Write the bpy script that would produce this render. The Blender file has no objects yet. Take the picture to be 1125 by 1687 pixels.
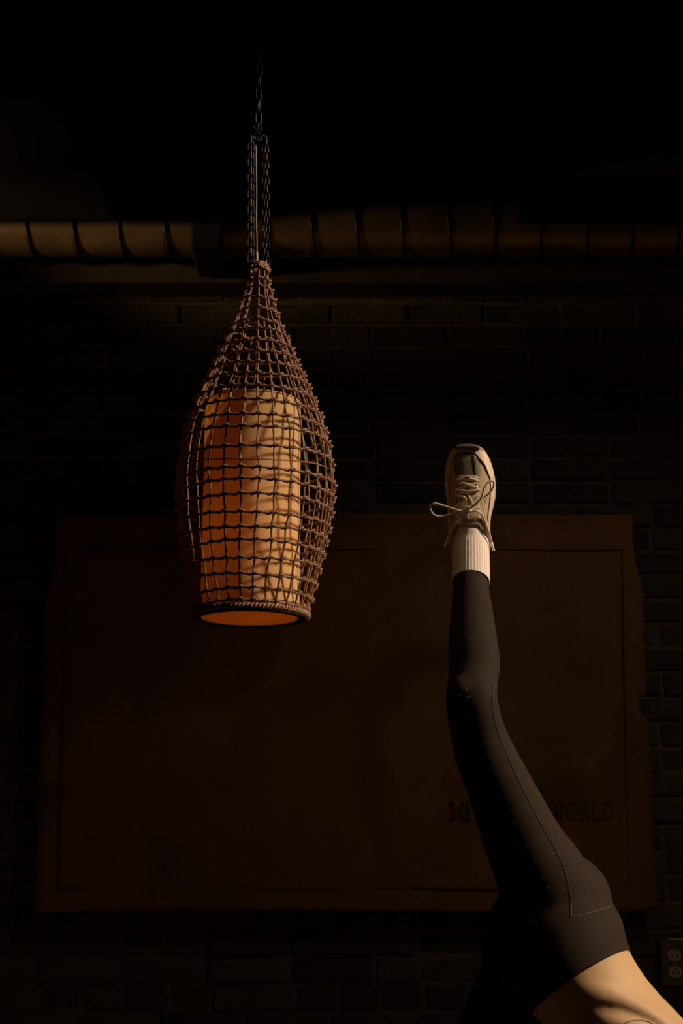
import bpy, bmesh, math, random
from mathutils import Vector, Matrix
from mathutils.bvhtree import BVHTree
random.seed(7)
R = math.radians
sc = bpy.context.scene
COL = sc.collection

# ------------------------------------------------------------------ camera
CAM = Vector((0, 0, 1.07)); TH = R(13.5); FPX = 2250.0
cd = bpy.data.cameras.new('camera'); cam = bpy.data.objects.new('camera', cd); COL.objects.link(cam)
cd.sensor_fit = 'VERTICAL'; cd.sensor_height = 36; cd.lens = FPX/1687*36
cam.location = CAM; cam.rotation_euler = (R(90)+TH, 0, 0); sc.camera = cam
FW = Vector((0, math.cos(TH), math.sin(TH))); UP = Vector((0, -math.sin(TH), math.cos(TH))); RT = Vector((1, 0, 0))

def ray(px, py):
    return FW + RT*((px-562.5)/FPX) - UP*((py-843.5)/FPX)
def at(px, py, Y):
    d = ray(px, py); return CAM + d*(Y/d.y)
def mpp(p):                      # metres per pixel at a world point
    return (p-CAM).dot(FW)/FPX

# ------------------------------------------------------------------ world, sun, lamps, exposure
w = bpy.data.worlds.new('world'); sc.world = w; w.use_nodes = True
w.node_tree.nodes['Background'].inputs[0].default_value = (1.0, .72, .45, 1)
w.node_tree.nodes['Background'].inputs[1].default_value = 0.03
SUN_DIR = Vector((.87, -.145, .45)).normalized()     # towards the sun, through the opening in the right wall
sd = bpy.data.lights.new('sun', 'SUN'); so = bpy.data.objects.new('sun', sd); COL.objects.link(so)
sd.energy = 4.3; sd.color = (1.0, .71, .45); sd.angle = R(4.5)
so.location = Vector((.2, 2.6, 1.5)) + SUN_DIR*8
so.rotation_euler = SUN_DIR.to_track_quat('Z', 'Y').to_euler()

def spot(name, loc, aim, energy, color, cone, blend, rad):
    d = bpy.data.lights.new(name, 'SPOT'); o = bpy.data.objects.new(name, d); COL.objects.link(o)
    d.energy = energy; d.color = color; d.spot_size = R(cone); d.spot_blend = blend; d.shadow_soft_size = rad
    o.location = loc; o.rotation_euler = (Vector(loc)-Vector(aim)).to_track_quat('Z', 'Y').to_euler()
spot('wall_wash', (1.25, 1.9, 3.2), (.08, 3.6, .55), 13.0, (1.0, .78, .53), 58, 1.0, .10)
spot('duct_spot', (-1.75, 2.75, 2.45), (-.35, 3.39, 2.78), 27.0, (1.0, .64, .30), 33, 1.0, .05)

vs = sc.view_settings
vs.view_transform = 'Standard'; vs.look = 'None'; vs.gamma = 1; vs.exposure = 0.0; vs.use_curve_mapping = False
sc.cycles.use_denoising = True
sc.cycles.max_bounces = 6

# ------------------------------------------------------------------ materials
def mat(name, color, rough=.6, metal=0.0, var=0.0, vscale=20, bump=0.0, bscale=80, color2=None, spec=.5, sss=0, coord='Object'):
    m = bpy.data.materials.new(name); m.use_nodes = True
    nt = m.node_tree; b = nt.nodes['Principled BSDF']
    b.inputs['Base Color'].default_value = (*color, 1); b.inputs['Roughness'].default_value = rough
    b.inputs['Metallic'].default_value = metal; b.inputs['Specular IOR Level'].default_value = spec
    tc = nt.nodes.new('ShaderNodeTexCoord')
    if color2 is None and var:
        color2 = tuple(max(0, c*(1-var)) for c in color)
    if color2 is not None:
        n = nt.nodes.new('ShaderNodeTexNoise'); n.inputs['Scale'].default_value = vscale; n.inputs['Detail'].default_value = 5
        nt.links.new(tc.outputs[coord], n.inputs['Vector'])
        r = nt.nodes.new('ShaderNodeValToRGB'); r.color_ramp.elements[0].position = .32; r.color_ramp.elements[1].position = .68
        r.color_ramp.elements[0].color = (*color2, 1); r.color_ramp.elements[1].color = (*color, 1)
        nt.links.new(n.outputs['Fac'], r.inputs['Fac']); nt.links.new(r.outputs['Color'], b.inputs['Base Color'])
    if bump:
        n2 = nt.nodes.new('ShaderNodeTexNoise'); n2.inputs['Scale'].default_value = bscale; n2.inputs['Detail'].default_value = 4
        nt.links.new(tc.outputs[coord], n2.inputs['Vector'])
        bp = nt.nodes.new('ShaderNodeBump'); bp.inputs['Strength'].default_value = bump; bp.inputs['Distance'].default_value = .004
        nt.links.new(n2.outputs['Fac'], bp.inputs['Height']); nt.links.new(bp.outputs['Normal'], b.inputs['Normal'])
    if sss:
        b.inputs['Subsurface Weight'].default_value = sss
        b.inputs['Subsurface Radius'].default_value = (.012, .005, .002)
        b.inputs['Subsurface Scale'].default_value = 1.0
    return m

M = {}
M['brick'] = mat('brick_dark', (.085, .068, .055), .85, var=.45, vscale=14, bump=.8, bscale=90)
bn = M['brick'].node_tree                                        # per-brick tone
oi = bn.nodes.new('ShaderNodeObjectInfo'); hs = bn.nodes.new('ShaderNodeHueSaturation'); mr = bn.nodes.new('ShaderNodeMapRange')
mr.inputs['To Min'].default_value = .55; mr.inputs['To Max'].default_value = 1.25
bn.links.new(oi.outputs['Random'], mr.inputs['Value']); bn.links.new(mr.outputs['Result'], hs.inputs['Value'])
bsrc = bn.nodes['Principled BSDF'].inputs['Base Color'].links[0].from_socket
bn.links.new(bsrc, hs.inputs['Color']); bn.links.new(hs.outputs['Color'], bn.nodes['Principled BSDF'].inputs['Base Color'])
M['mortar'] = mat('mortar', (.16, .12, .08), .95, var=.5, vscale=9, bump=.6, bscale=120)
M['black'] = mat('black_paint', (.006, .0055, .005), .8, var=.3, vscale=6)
M['plaster'] = mat('dark_plaster', (.07, .055, .045), .9, var=.3, vscale=3)
M['floor'] = mat('floor_boards', (.10, .06, .035), .5, var=.5, vscale=8)
M['timber'] = mat('dark_timber', (.075, .055, .038), .75, var=.5, vscale=12, bump=.3)
M['duct'] = mat('galvanised_steel', (.46, .32, .17), .42, metal=.7, var=.45, vscale=7, bump=.12, bscale=25)
M['ductseam'] = mat('duct_seam', (.05, .04, .03), .5, metal=.6)
M['map'] = mat('aged_canvas', (.30, .135, .05), .8, color2=(.17, .075, .028), vscale=2.6, bump=.25, bscale=60)
M['mapback'] = mat('batten_wood', (.12, .07, .035), .8, var=.3)
M['ink'] = mat('print_ink', (.11, .06, .032), .8)
M['metal_dk'] = mat('dark_iron', (.034, .030, .026), .42, metal=.9, var=.4, vscale=60)
M['cord'] = mat('cord_pale', (.42, .36, .27), .5)
M['plate'] = mat('outlet_steel', (.16, .14, .11), .45, metal=.6)
M['recept'] = mat('outlet_cream', (.46, .36, .27), .45)
M['cane'] = mat('rattan_cane', (.30, .155, .09), .6, var=.4, vscale=90, bump=.3, bscale=300)
M['cane2'] = mat('rattan_binding', (.35, .19, .115), .65, var=.5, vscale=140, bump=.3, bscale=300)
M['rimdark'] = mat('dark_rim', (.03, .022, .016), .7)
M['skin'] = mat('skin', (.54, .36, .205), .62, var=.07, vscale=30, bump=.03, bscale=300, sss=.15)
M['legging'] = mat('black_knit', (.029, .0208, .0163), .8, var=.12, vscale=900, bump=.06, bscale=900, spec=.1)
M['stitch'] = mat('legging_thread', (.055, .045, .038), .8)
M['seamdark'] = mat('legging_seam', (.008, .0065, .006), .9)
M['lint'] = mat('pale_lint', (.35, .30, .25), .9)
M['sock'] = mat('white_cotton', (.82, .78, .75), .9, var=.08, vscale=400, bump=.5, bscale=700)
M['cream'] = mat('cream_leather', (.64, .54, .41), .55, var=.1, vscale=40, bump=.1, bscale=250)
M['suede'] = mat('taupe_suede', (.41, .33, .245), .85, var=.1, vscale=60, bump=.2, bscale=500)
M['mesh'] = mat('brown_mesh', (.13, .098, .075), .7, var=.25, vscale=700, bump=.35, bscale=900)
M['strip'] = mat('olive_webbing', (.24, .20, .14), .8, var=.5, vscale=500, bump=.3, bscale=500)
M['mid'] = mat('cream_foam', (.66, .57, .45), .6, var=.06, vscale=30)
M['rubber'] = mat('olive_rubber', (.13, .11, .075), .7, var=.4, vscale=160, bump=.3, bscale=400)
M['lace'] = mat('ecru_lace', (.72, .63, .50), .8, var=.1, vscale=500, bump=.3, bscale=800)
M['lace_dk'] = mat('tan_keeper', (.42, .34, .25), .8)
M['tag'] = mat('tag_white', (.9, .88, .84), .4)
M['lining'] = mat('shoe_lining', (.40, .33, .25), .9)
M['top'] = mat('black_top', (.03, .027, .025), .8)
M['hair'] = mat('brown_hair', (.05, .03, .018), .6)
M['tattoo'] = mat('tattoo_ink', (.06, .05, .045), .6)
M['eye'] = mat('eye_white', (.8, .78, .75), .3)
M['lip'] = mat('lip', (.42, .18, .14), .5)

def shade_mat(name, dcol, tcol, fac):
    m = bpy.data.materials.new(name); m.use_nodes = True; nt = m.node_tree; nt.nodes.clear()
    out = nt.nodes.new('ShaderNodeOutputMaterial'); d = nt.nodes.new('ShaderNodeBsdfDiffuse'); t = nt.nodes.new('ShaderNodeBsdfTranslucent')
    mx = nt.nodes.new('ShaderNodeMixShader'); mx.inputs[0].default_value = fac
    tc = nt.nodes.new('ShaderNodeTexCoord'); mp = nt.nodes.new('ShaderNodeMapping'); mp.inputs['Scale'].default_value = (1, 1, .12)
    n = nt.nodes.new('ShaderNodeTexNoise'); n.inputs['Scale'].default_value = 110; n.inputs['Detail'].default_value = 3
    r = nt.nodes.new('ShaderNodeValToRGB'); r.color_ramp.elements[0].color = (*[c*.78 for c in dcol], 1); r.color_ramp.elements[1].color = (*dcol, 1)
    nt.links.new(tc.outputs['Object'], mp.inputs['Vector']); nt.links.new(mp.outputs['Vector'], n.inputs['Vector'])
    nt.links.new(n.outputs['Fac'], r.inputs['Fac']); nt.links.new(r.outputs['Color'], d.inputs['Color'])
    t.inputs['Color'].default_value = (*tcol, 1)
    nt.links.new(d.outputs[0], mx.inputs[1]); nt.links.new(t.outputs[0], mx.inputs[2]); nt.links.new(mx.outputs[0], out.inputs['Surface'])
    return m
M['shade'] = shade_mat('shade_linen', (.82, .60, .31), (.75, .27, .045), .36)
M['diffuser'] = shade_mat('shade_diffuser', (.60, .36, .12), (.85, .34, .06), .6)
mb = bpy.data.materials.new('bulb_glow'); mb.use_nodes = True
mb.node_tree.nodes['Principled BSDF'].inputs['Emission Color'].default_value = (1, .5, .15, 1)
mb.node_tree.nodes['Principled BSDF'].inputs['Emission Strength'].default_value = 1.0
M['bulb'] = mb

# ------------------------------------------------------------------ mesh helpers
def link(name, me, m=None, parent=None, loc=None):
    o = bpy.data.objects.new(name, me); COL.objects.link(o)
    if m is not None: me.materials.append(m)
    if parent is not None: o.parent = parent
    if loc is not None: o.location = loc
    return o
def obj(name, bm, m=None, parent=None, smooth=True, loc=None):
    bmesh.ops.recalc_face_normals(bm, faces=bm.faces[:])
    me = bpy.data.meshes.new(name); bm.to_mesh(me); bm.free()
    if smooth:
        for p in me.polygons: p.use_smooth = True
    return link(name, me, m, parent, loc)
def empty(name, loc, label=None, cat=None, group=None):
    o = bpy.data.objects.new(name, None); COL.objects.link(o); o.location = loc; o.empty_display_size = .1
    if label: o['label'] = label; o['category'] = cat
    if group: o['group'] = group
    return o
def adopt(o, parent):            # parent keeping the world position (identity-rotated parents only)
    o.parent = parent; o.location = o.location - parent.location; return o
def structure(o): o['kind'] = 'structure'; return o
def box(bm, c, s, bev=0.0, rot=None):
    r = bmesh.ops.create_cube(bm, size=1); vs_ = r['verts']
    mt = Matrix.Translation(Vector(c)) @ (rot.to_4x4() if rot is not None else Matrix.Identity(4)) @ Matrix.Diagonal((*s, 1))
    bmesh.ops.transform(bm, matrix=mt, verts=vs_)
    if bev:
        es = list({e for v in vs_ for e in v.link_edges})
        bmesh.ops.bevel(bm, geom=es, offset=bev, segments=1, affect='EDGES', profile=.5)
def frames(pts, closed=False):
    n = len(pts); T = []
    for i in range(n):
        a = pts[(i-1) % n] if (closed or i > 0) else pts[i]; b = pts[(i+1) % n] if (closed or i < n-1) else pts[i]
        t = (b-a); T.append(t.normalized() if t.length > 1e-9 else Vector((0, 0, 1)))
    ref = Vector((0, 0, 1)) if abs(T[0].z) < .9 else Vector((0, 1, 0))
    N = [(ref - T[0]*ref.dot(T[0])).normalized()]
    for i in range(1, n):
        v = N[-1] - T[i]*N[-1].dot(T[i]); N.append(v.normalized() if v.length > 1e-6 else N[-1])
    return T, N
def tube(bm, pts, rad, k=6, closed=False, flat=None):
    """sweep a round (or flat: (scale across, direction)) section along pts"""
    T, N = frames(pts, closed); rings = []
    for i, p in enumerate(pts):
        r = rad[i] if isinstance(rad, (list, tuple)) else rad
        n = N[i]; b = T[i].cross(n)
        sx = sy = 1.0
        if flat is not None:
            n = (flat[1] - T[i]*flat[1].dot(T[i])).normalized(); b = T[i].cross(n); sx, sy = flat[0], 1.0
        rings.append([bm.verts.new(p + n*(math.cos(2*math.pi*j/k)*r*sx) + b*(math.sin(2*math.pi*j/k)*r*sy)) for j in range(k)])
    m = len(rings)
    for i in range(m if closed else m-1):
        a, c = rings[i], rings[(i+1) % m]
        for j in range(k): bm.faces.new((a[j], a[(j+1) % k], c[(j+1) % k], c[j]))
    if not closed: bm.faces.new(rings[0][::-1]); bm.faces.new(rings[-1])
def cr(vals, t):                 # Catmull-Rom over a list (floats or Vectors), t in 0..len-1
    n = len(vals); i = min(int(t), n-2); f = t-i
    p1, p2 = vals[i], vals[i+1]; p0 = vals[i-1] if i > 0 else p1*2-p2; p3 = vals[i+2] if i+2 < n else p2*2-p1
    return (p1*2 + (p2-p0)*f + (p0*2-p1*5+p2*4-p3)*(f*f) + (p1*3-p0-p2*3+p3)*(f*f*f))*.5
def smooth_path(pts, per=8, closed=False):
    if closed:
        q = [pts[-1]]+list(pts)+[pts[0], pts[1]]; m = len(pts)
        return [cr(q, 1+i/per) for i in range(m*per)]
    m = len(pts)-1
    return [cr(list(pts), i/per) for i in range(m*per+1)]
def loft(bm, st, hint, k=28, per=5, mod=None):
    """st: list of (centre, r_lateral, r_front[, hint]); rounded caps"""
    cs = [Vector(s[0]) for s in st]; ra = [s[1] for s in st]; rb = [s[2] for s in st]
    hs_ = [Vector(s[3]) if len(s) > 3 else Vector(hint) for s in st]
    m = (len(st)-1)*per; C = [cr(cs, i/per) for i in range(m+1)]
    A = [cr(ra, i/per) for i in range(m+1)]; B = [cr(rb, i/per) for i in range(m+1)]; H = [cr(hs_, i/per) for i in range(m+1)]
    T, _ = frames(C); rings = []
    t0, t1 = T[0], T[-1]
    C = [C[0]-t0*A[0]*.55, C[0]-t0*A[0]*.35] + C + [C[-1]+t1*A[-1]*.35, C[-1]+t1*A[-1]*.55]
    A = [A[0]*.35, A[0]*.78]+A+[A[-1]*.78, A[-1]*.35]; B = [B[0]*.35, B[0]*.78]+B+[B[-1]*.78, B[-1]*.35]
    H = [H[0]]*2+H+[H[-1]]*2; T = [t0]*2+T+[t1]*2
    for i, c in enumerate(C):
        n = (H[i]-T[i]*H[i].dot(T[i])).normalized(); l = T[i].cross(n); rg = []
        for j in range(k):
            a = 2*math.pi*j/k; q = mod(i/(len(C)-1), a) if mod else 0
            rg.append(bm.verts.new(c + l*(math.cos(a)*(A[i]+q)) + n*(math.sin(a)*(B[i]+q))))
        rings.append(rg)
    for i in range(len(rings)-1):
        for j in range(k): bm.faces.new((rings[i][j], rings[i][(j+1) % k], rings[i+1][(j+1) % k], rings[i+1][j]))
    bm.faces.new(rings[0][::-1]); bm.faces.new(rings[-1])
def blob(bm, c, s, rot=None, seg=20):
    r = bmesh.ops.create_uvsphere(bm, u_segments=seg, v_segments=seg//2, radius=1)
    mt = Matrix.Translation(Vector(c)) @ (rot.to_4x4() if rot is not None else Matrix.Identity(4)) @ Matrix.Diagonal((*s, 1))
    bmesh.ops.transform(bm, matrix=mt, verts=r['verts'])
def basis(z, x):                 # rotation whose local Z is z and local X near x
    z = Vector(z).normalized(); x = Vector(x); x = (x-z*x.dot(z)).normalized(); y = z.cross(x)
    return Matrix((x, y, z)).transposed()
def fuse(name, bm, voxel, iters, m, parent=None, cut=None, solid=None):
    """union overlapping lofts into one continuous smooth skin"""
    o = obj('temporary', bm)
    rm = o.modifiers.new('r', 'REMESH'); rm.mode = 'VOXEL'; rm.voxel_size = voxel; rm.use_smooth_shade = True
    sm = o.modifiers.new('s', 'SMOOTH'); sm.factor = .5; sm.iterations = iters
    dg = bpy.context.evaluated_depsgraph_get(); me = bpy.data.meshes.new_from_object(o.evaluated_get(dg))
    old = o.data; bpy.data.objects.remove(o); bpy.data.meshes.remove(old)
    b2 = bmesh.new(); b2.from_mesh(me); bpy.data.meshes.remove(me)
    for co, no in (cut or []):
        bmesh.ops.bisect_plane(b2, geom=b2.verts[:]+b2.edges[:]+b2.faces[:], plane_co=co, plane_no=no, clear_outer=True)
    if solid:
        bmesh.ops.recalc_face_normals(b2, faces=b2.faces[:]); bmesh.ops.solidify(b2, geom=b2.faces[:], thickness=solid)
    return obj(name, b2, m, parent)

# ------------------------------------------------------------------ room shell
YW = 3.60; ZC = 3.90; XL, XR, YB = -3.0, 2.0, -2.5
def slab(name, c, s, m, label=None):
    bm = bmesh.new(); box(bm, (0, 0, 0), s); o = obj(name, bm, m, smooth=False, loc=c); structure(o); return o
slab('floor', ((XL+XR)/2, (YW+YB)/2, -.05), (XR-XL+.3, YW-YB+.3, .1), M['floor'])
slab('ceiling', ((XL+XR)/2, (YW+YB)/2, ZC+.05), (XR-XL+.3, YW-YB+.3, .1), M['black'])
wb = slab('wall_back', ((XL+XR)/2, YW+.10, ZC/2), (XR-XL+.3, .19, ZC), M['mortar'])       # mortar face at YW+.005
slab('wall_left', (XL-.075, (YW+YB)/2, ZC/2), (.15, YW-YB, ZC), M['plaster'])
slab('wall_front', ((XL+XR)/2, YB-.075, ZC/2), (XR-XL+.3, .15, ZC), M['plaster'])
# right wall, out of view; its stepped opening is shaped to limit the sun beam
OY0, OY1, OY2, OZ0, OZ1, OZ2 = 1.20, 2.50, 2.84, .75, 3.70, 2.95
bm = bmesh.new(); xc = XR+.075; yc = (YW+YB)/2
for (y0, y1, z0, z1) in ((YB, OY0, 0, ZC), (OY2, YW, 0, ZC), (OY0, OY2, 0, OZ0), (OY0, OY1, OZ1, ZC), (OY1, OY2, OZ2, ZC)):
    box(bm, (0, (y0+y1)/2-yc, (z0+z1)/2-ZC/2), (.15, y1-y0, z1-z0))
structure(obj('wall_right', bm, M['plaster'], smooth=False, loc=(xc, yc, ZC/2)))
bm = bmesh.new(); box(bm, (0, 0, 0), (.03, 3.0, .12), .004)
structure(obj('baseboard_right', bm, M['timber'], smooth=False, loc=(XR-.015, 1.0, .06)))

# --- bricks: those the photograph shows are parts of the wall, the rest one mass
CH, JT, BL, BD = .0650, .010, .2130, .06
Z0 = at(1090, 1108, YW).z % CH
def brick_mesh(L, seed):
    rnd = random.Random(seed); bm = bmesh.new(); box(bm, (0, 0, 0), (L-JT, BD, CH-JT), .004)
    for v in bm.verts: v.co += Vector((rnd.uniform(-.0018, .0018), rnd.uniform(-.0015, .0015), rnd.uniform(-.0014, .0014)))
    bmesh.ops.recalc_face_normals(bm, faces=bm.faces[:])
    me = bpy.data.meshes.new('brick'); bm.to_mesh(me); bm.free(); me.materials.append(M['brick']); return me
STR = [brick_mesh(BL, s) for s in range(5)]; HDR = [brick_mesh(BL*.5, 20+s) for s in range(4)]
MAPBOX = (at(95, 900, YW).x, at(1050, 900, YW).x, at(500, 1495, YW).z+.04, at(500, 848, YW).z-.04)
rest = bmesh.new(); rr = random.Random(3); nb = 0
row = 0; z = Z0 - CH*math.ceil(Z0/CH) + CH
zs = []
while z + CH < ZC: zs.append(z); z += CH
for ri, zb in enumerate(zs):
    x = XL - (BL/2 if ri % 2 else 0) + rr.uniform(-.012, .012)
    header = ri % 6 == 4
    while x < XR:
        half = header or rr.random() < .13; L = BL*.5 if half else BL
        if x > XL+.005 and x+L < XR-.005:
            c = Vector((x+L/2, YW+BD/2+rr.uniform(-.004, .004), zb+CH/2))
            q = c-CAM; dpt = q.dot(FW); px = 562.5+q.dot(RT)/dpt*FPX; py = 843.5-q.dot(UP)/dpt*FPX
            seen = -70 < px < 1195 and 440 < py < 1715 and not (MAPBOX[0]+L/2 < c.x < MAPBOX[1]-L/2 and MAPBOX[2] < c.z < MAPBOX[3])
            rot = rr.uniform(-.008, .008)
            if seen and nb < 300:
                o = bpy.data.objects.new('brick', rr.choice(HDR if half else STR)); COL.objects.link(o)
                o.parent = wb; o.location = c-wb.location; o.rotation_euler = (0, rot, rr.uniform(-.01, .01)); nb += 1
            else:
                box(rest, c-wb.location, (L-JT, BD, CH-JT))
        x += L
rs = obj('bricks_beyond', rest, M['brick'], wb, smooth=False); rs['kind'] = 'stuff'

# --- ledger board under the duct and dark soffits in front of it
def soff(name, x0, x1, zb, zt, y0, y1, m):
    bm = bmesh.new(); box(bm, (0, 0, 0), (x1-x0, y1-y0, zt-zb), .004)
    return structure(obj(name, bm, m, smooth=False, loc=((x0+x1)/2, (y0+y1)/2, (zb+zt)/2)))
zl1 = at(560, 426, 3.5).z; zl0 = at(560, 466, 3.5).z
soff('trim_1', XL, XR, zl0, zl1, 3.5, YW+.026, M['timber'])
ys = 3.20
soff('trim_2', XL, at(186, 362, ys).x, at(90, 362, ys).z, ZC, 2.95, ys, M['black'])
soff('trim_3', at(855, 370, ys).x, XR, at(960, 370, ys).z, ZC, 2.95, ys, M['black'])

# ------------------------------------------------------------------ spiral duct
DY = 3.385; DC = at(560, 378, DY); DR = .074
duct = empty('spiral_duct', (0, DY, DC.z), 'long galvanised spiral duct running along the top of the brick wall', 'duct')
def cyl_x(bm, x0, x1, r, k=40, n=1):
    rings = []
    for i in range(n+1):
        x = x0+(x1-x0)*i/n
        rings.append([bm.verts.new((x, math.cos(2*math.pi*j/k)*r, math.sin(2*math.pi*j/k)*r)) for j in range(k)])
    for i in range(n):
        for j in range(k): bm.faces.new((rings[i][j], rings[i][(j+1) % k], rings[i+1][(j+1) % k], rings[i+1][j]))
seams = [-260, -184, -108, -34, 40, 117, 192, 268, 437, 511, 585, 660, 738, 813, 888, 965, 1040, 1116, 1192, 1268, 1344]
xs = [at(s, 378, DY-DR).x for s in seams]
edges = [XL+.01]+xs+[XR-.01]
for a, b in zip(edges[:-1], edges[1:]):
    bm = bmesh.new(); cyl_x(bm, a, b, DR+random.uniform(-.0012, .0012)); obj('duct_section', bm, M['duct'], duct)
for x in xs:
    bm = bmesh.new(); k = 40; pts = []
    for j in range(k):
        a = 2*math.pi*j/k; pts.append(Vector((x - .011*math.sin(a), math.cos(a)*(DR+.001), math.sin(a)*(DR+.001))))
    tube(bm, pts, .0045, 6, True); obj('duct_seam', bm, M['ductseam'], duct)
bm = bmesh.new(); xa, xb = at(314, 378, DY-DR-.02).x, at(366, 378, DY-DR-.02).x
box(bm, ((xa+xb)/2, 0, .012), (xb-xa, .20, .215), .006); obj('hanger_box', bm, M['black'], duct, False)
bm = bmesh.new(); cyl_x(bm, xb, xb+.012, DR+.008); obj('collar', bm, M['duct'], duct)
bm = bmesh.new(); cyl_x(bm, xa-.006, xa, DR+.006); obj('collar', bm, M['duct'], duct)
bm = bmesh.new(); box(bm, ((xa+xb)/2, 0, (ZC-DC.z+.12)/2), (.02, .012, ZC-DC.z-.12)); obj('hanger_rod', bm, M['black'], duct, False)
bm = bmesh.new(); xf0, xf1 = at(0, 370, DY-DR).x-.9, at(178, 370, DY-DR).x
box(bm, ((xf0+xf1)/2, -DR-.012, .016), (xf1-xf0, .012, .012), .002); obj('flange_rail', bm, M['duct'], duct, False)

# ------------------------------------------------------------------ wall map
YM = 3.545
mp_ = empty('wall_map', at(570, 1500, YM), 'large brown canvas wall map with worn ragged edges hanging on the dark brick wall', 'map')
Lft = [(96, 848), (93, 900), (88, 950), (77, 985), (75, 1050), (72, 1100), (70, 1140), (69, 1180), (67, 1225), (66, 1260), (64, 1300), (63, 1340), (62, 1380), (60, 1420), (61, 1445), (58, 1475), (57, 1500)]
Rgt = [(1040, 850), (1043, 900), (1048, 930), (1058, 975), (1060, 1030), (1061, 1080), (1063, 1110), (1063, 1144), (1053, 1149), (1054, 1178), (1068, 1186), (1070, 1230), (1072, 1270), (1073, 1320), (1075, 1380), (1078, 1430), (1084, 1484)]
def interp_edge(E, py):
    for (a, b) in zip(E[:-1], E[1:]):
        if a[1] <= py <= b[1]: return a[0]+(b[0]-a[0])*(py-a[1])/(b[1]-a[1])
    return E[-1][0] if py > E[-1][1] else E[0][0]
rn = random.Random(5); bm = bmesh.new(); NX, NY = 60, 90; grid = []
for j in range(NY+1):
    f = j/NY; rw = []; jl, jr = rn.uniform(-1.2, 1.2), rn.uniform(-1.4, 1.4)
    for i in range(NX+1):
        g = i/NX; bot = 1502-4*math.sin(g*5)*.5 - (8*max(0, (g-.93)/.07)); top = 848+1.2*math.sin(g*9)
        py = top+(bot-top)*f
        if j == NY: py += rn.uniform(-1, 1)
        l = interp_edge(Lft, py)+jl; r_ = interp_edge(Rgt, py)+jr
        wv = .003*math.sin(g*7+f*3)+.002*math.sin(g*17-f*5)
        rw.append(bm.verts.new(at(l+(r_-l)*g, py, YM+wv)-mp_.location))
    grid.append(rw)
for j in range(NY):
    for i in range(NX): bm.faces.new((grid[j][i], grid[j][i+1], grid[j+1][i+1], grid[j+1][i]))
bmesh.ops.recalc_face_normals(bm, faces=bm.faces[:]); bmesh.ops.solidify(bm, geom=bm.faces[:], thickness=.004)
canvas = obj('canvas', bm, M['map'], mp_)
nt = M['map'].node_tree                                            # darker printed land shapes on the sheet
b = nt.nodes['Principled BSDF']; src = b.inputs['Base Color'].links[0].from_socket
tc = nt.nodes.new('ShaderNodeTexCoord'); n = nt.nodes.new('ShaderNodeTexNoise'); n.inputs['Scale'].default_value = 2.2; n.inputs['Detail'].default_value = 7; n.inputs['Distortion'].default_value = .6
nt.links.new(tc.outputs['Object'], n.inputs['Vector']); r = nt.nodes.new('ShaderNodeValToRGB')
r.color_ramp.elements[0].position = .50; r.color_ramp.elements[1].position = .56; r.color_ramp.elements[0].color = (1, 1, 1, 1); r.color_ramp.elements[1].color = (.66, .64, .62, 1)
mx = nt.nodes.new('ShaderNodeMix'); mx.data_type = 'RGBA'; mx.blend_type = 'MULTIPLY'; mx.inputs[0].default_value = 1
nt.links.new(n.outputs['Fac'], r.inputs['Fac']); nt.links.new(src, mx.inputs[6]); nt.links.new(r.outputs['Color'], mx.inputs[7]); nt.links.new(mx.outputs[2], b.inputs['Base Color'])
tp, bt = at(570, 865, YM), at(570, 1480, YM)
for zz in (tp.z, bt.z, (tp.z+bt.z)/2):
    bm = bmesh.new(); box(bm, Vector((bt.x, (YM+.012+YW-.004)/2, zz))-mp_.location, (1.40, YW-.004-YM-.012, .04), .003); obj('batten', bm, M['mapback'], mp_, False)
def strip(bm, a, b_, wpx, Y):
    P = [Vector((*a, 0)), Vector((*b_, 0))]; d = (P[1]-P[0]).normalized(); s = Vector((-d.y, d.x, 0))*wpx/2
    q = [P[0]-s, P[1]-s, P[1]+s, P[0]+s]
    f = [bm.verts.new(at(v.x, v.y, Y)-mp_.location) for v in q]; bk = [bm.verts.new(at(v.x, v.y, Y)-mp_.location+Vector((0, .004, 0))) for v in q]
    bm.faces.new(f)
    for i in range(4): bm.faces.new((f[i], f[(i+1) % 4], bk[(i+1) % 4], bk[i]))
YI = YM-.0062
for a, b_ in (((105, 1095), (96, 1465)), ((96, 1465), (1036, 1462)), ((1025, 905), (1036, 1462)), ((108, 905), (105, 1095)), ((108, 905), (1025, 905))):
    bm = bmesh.new(); strip(bm, a, b_, 2.2, YI); obj('border_line', bm, M['ink'], mp_, False)
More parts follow.
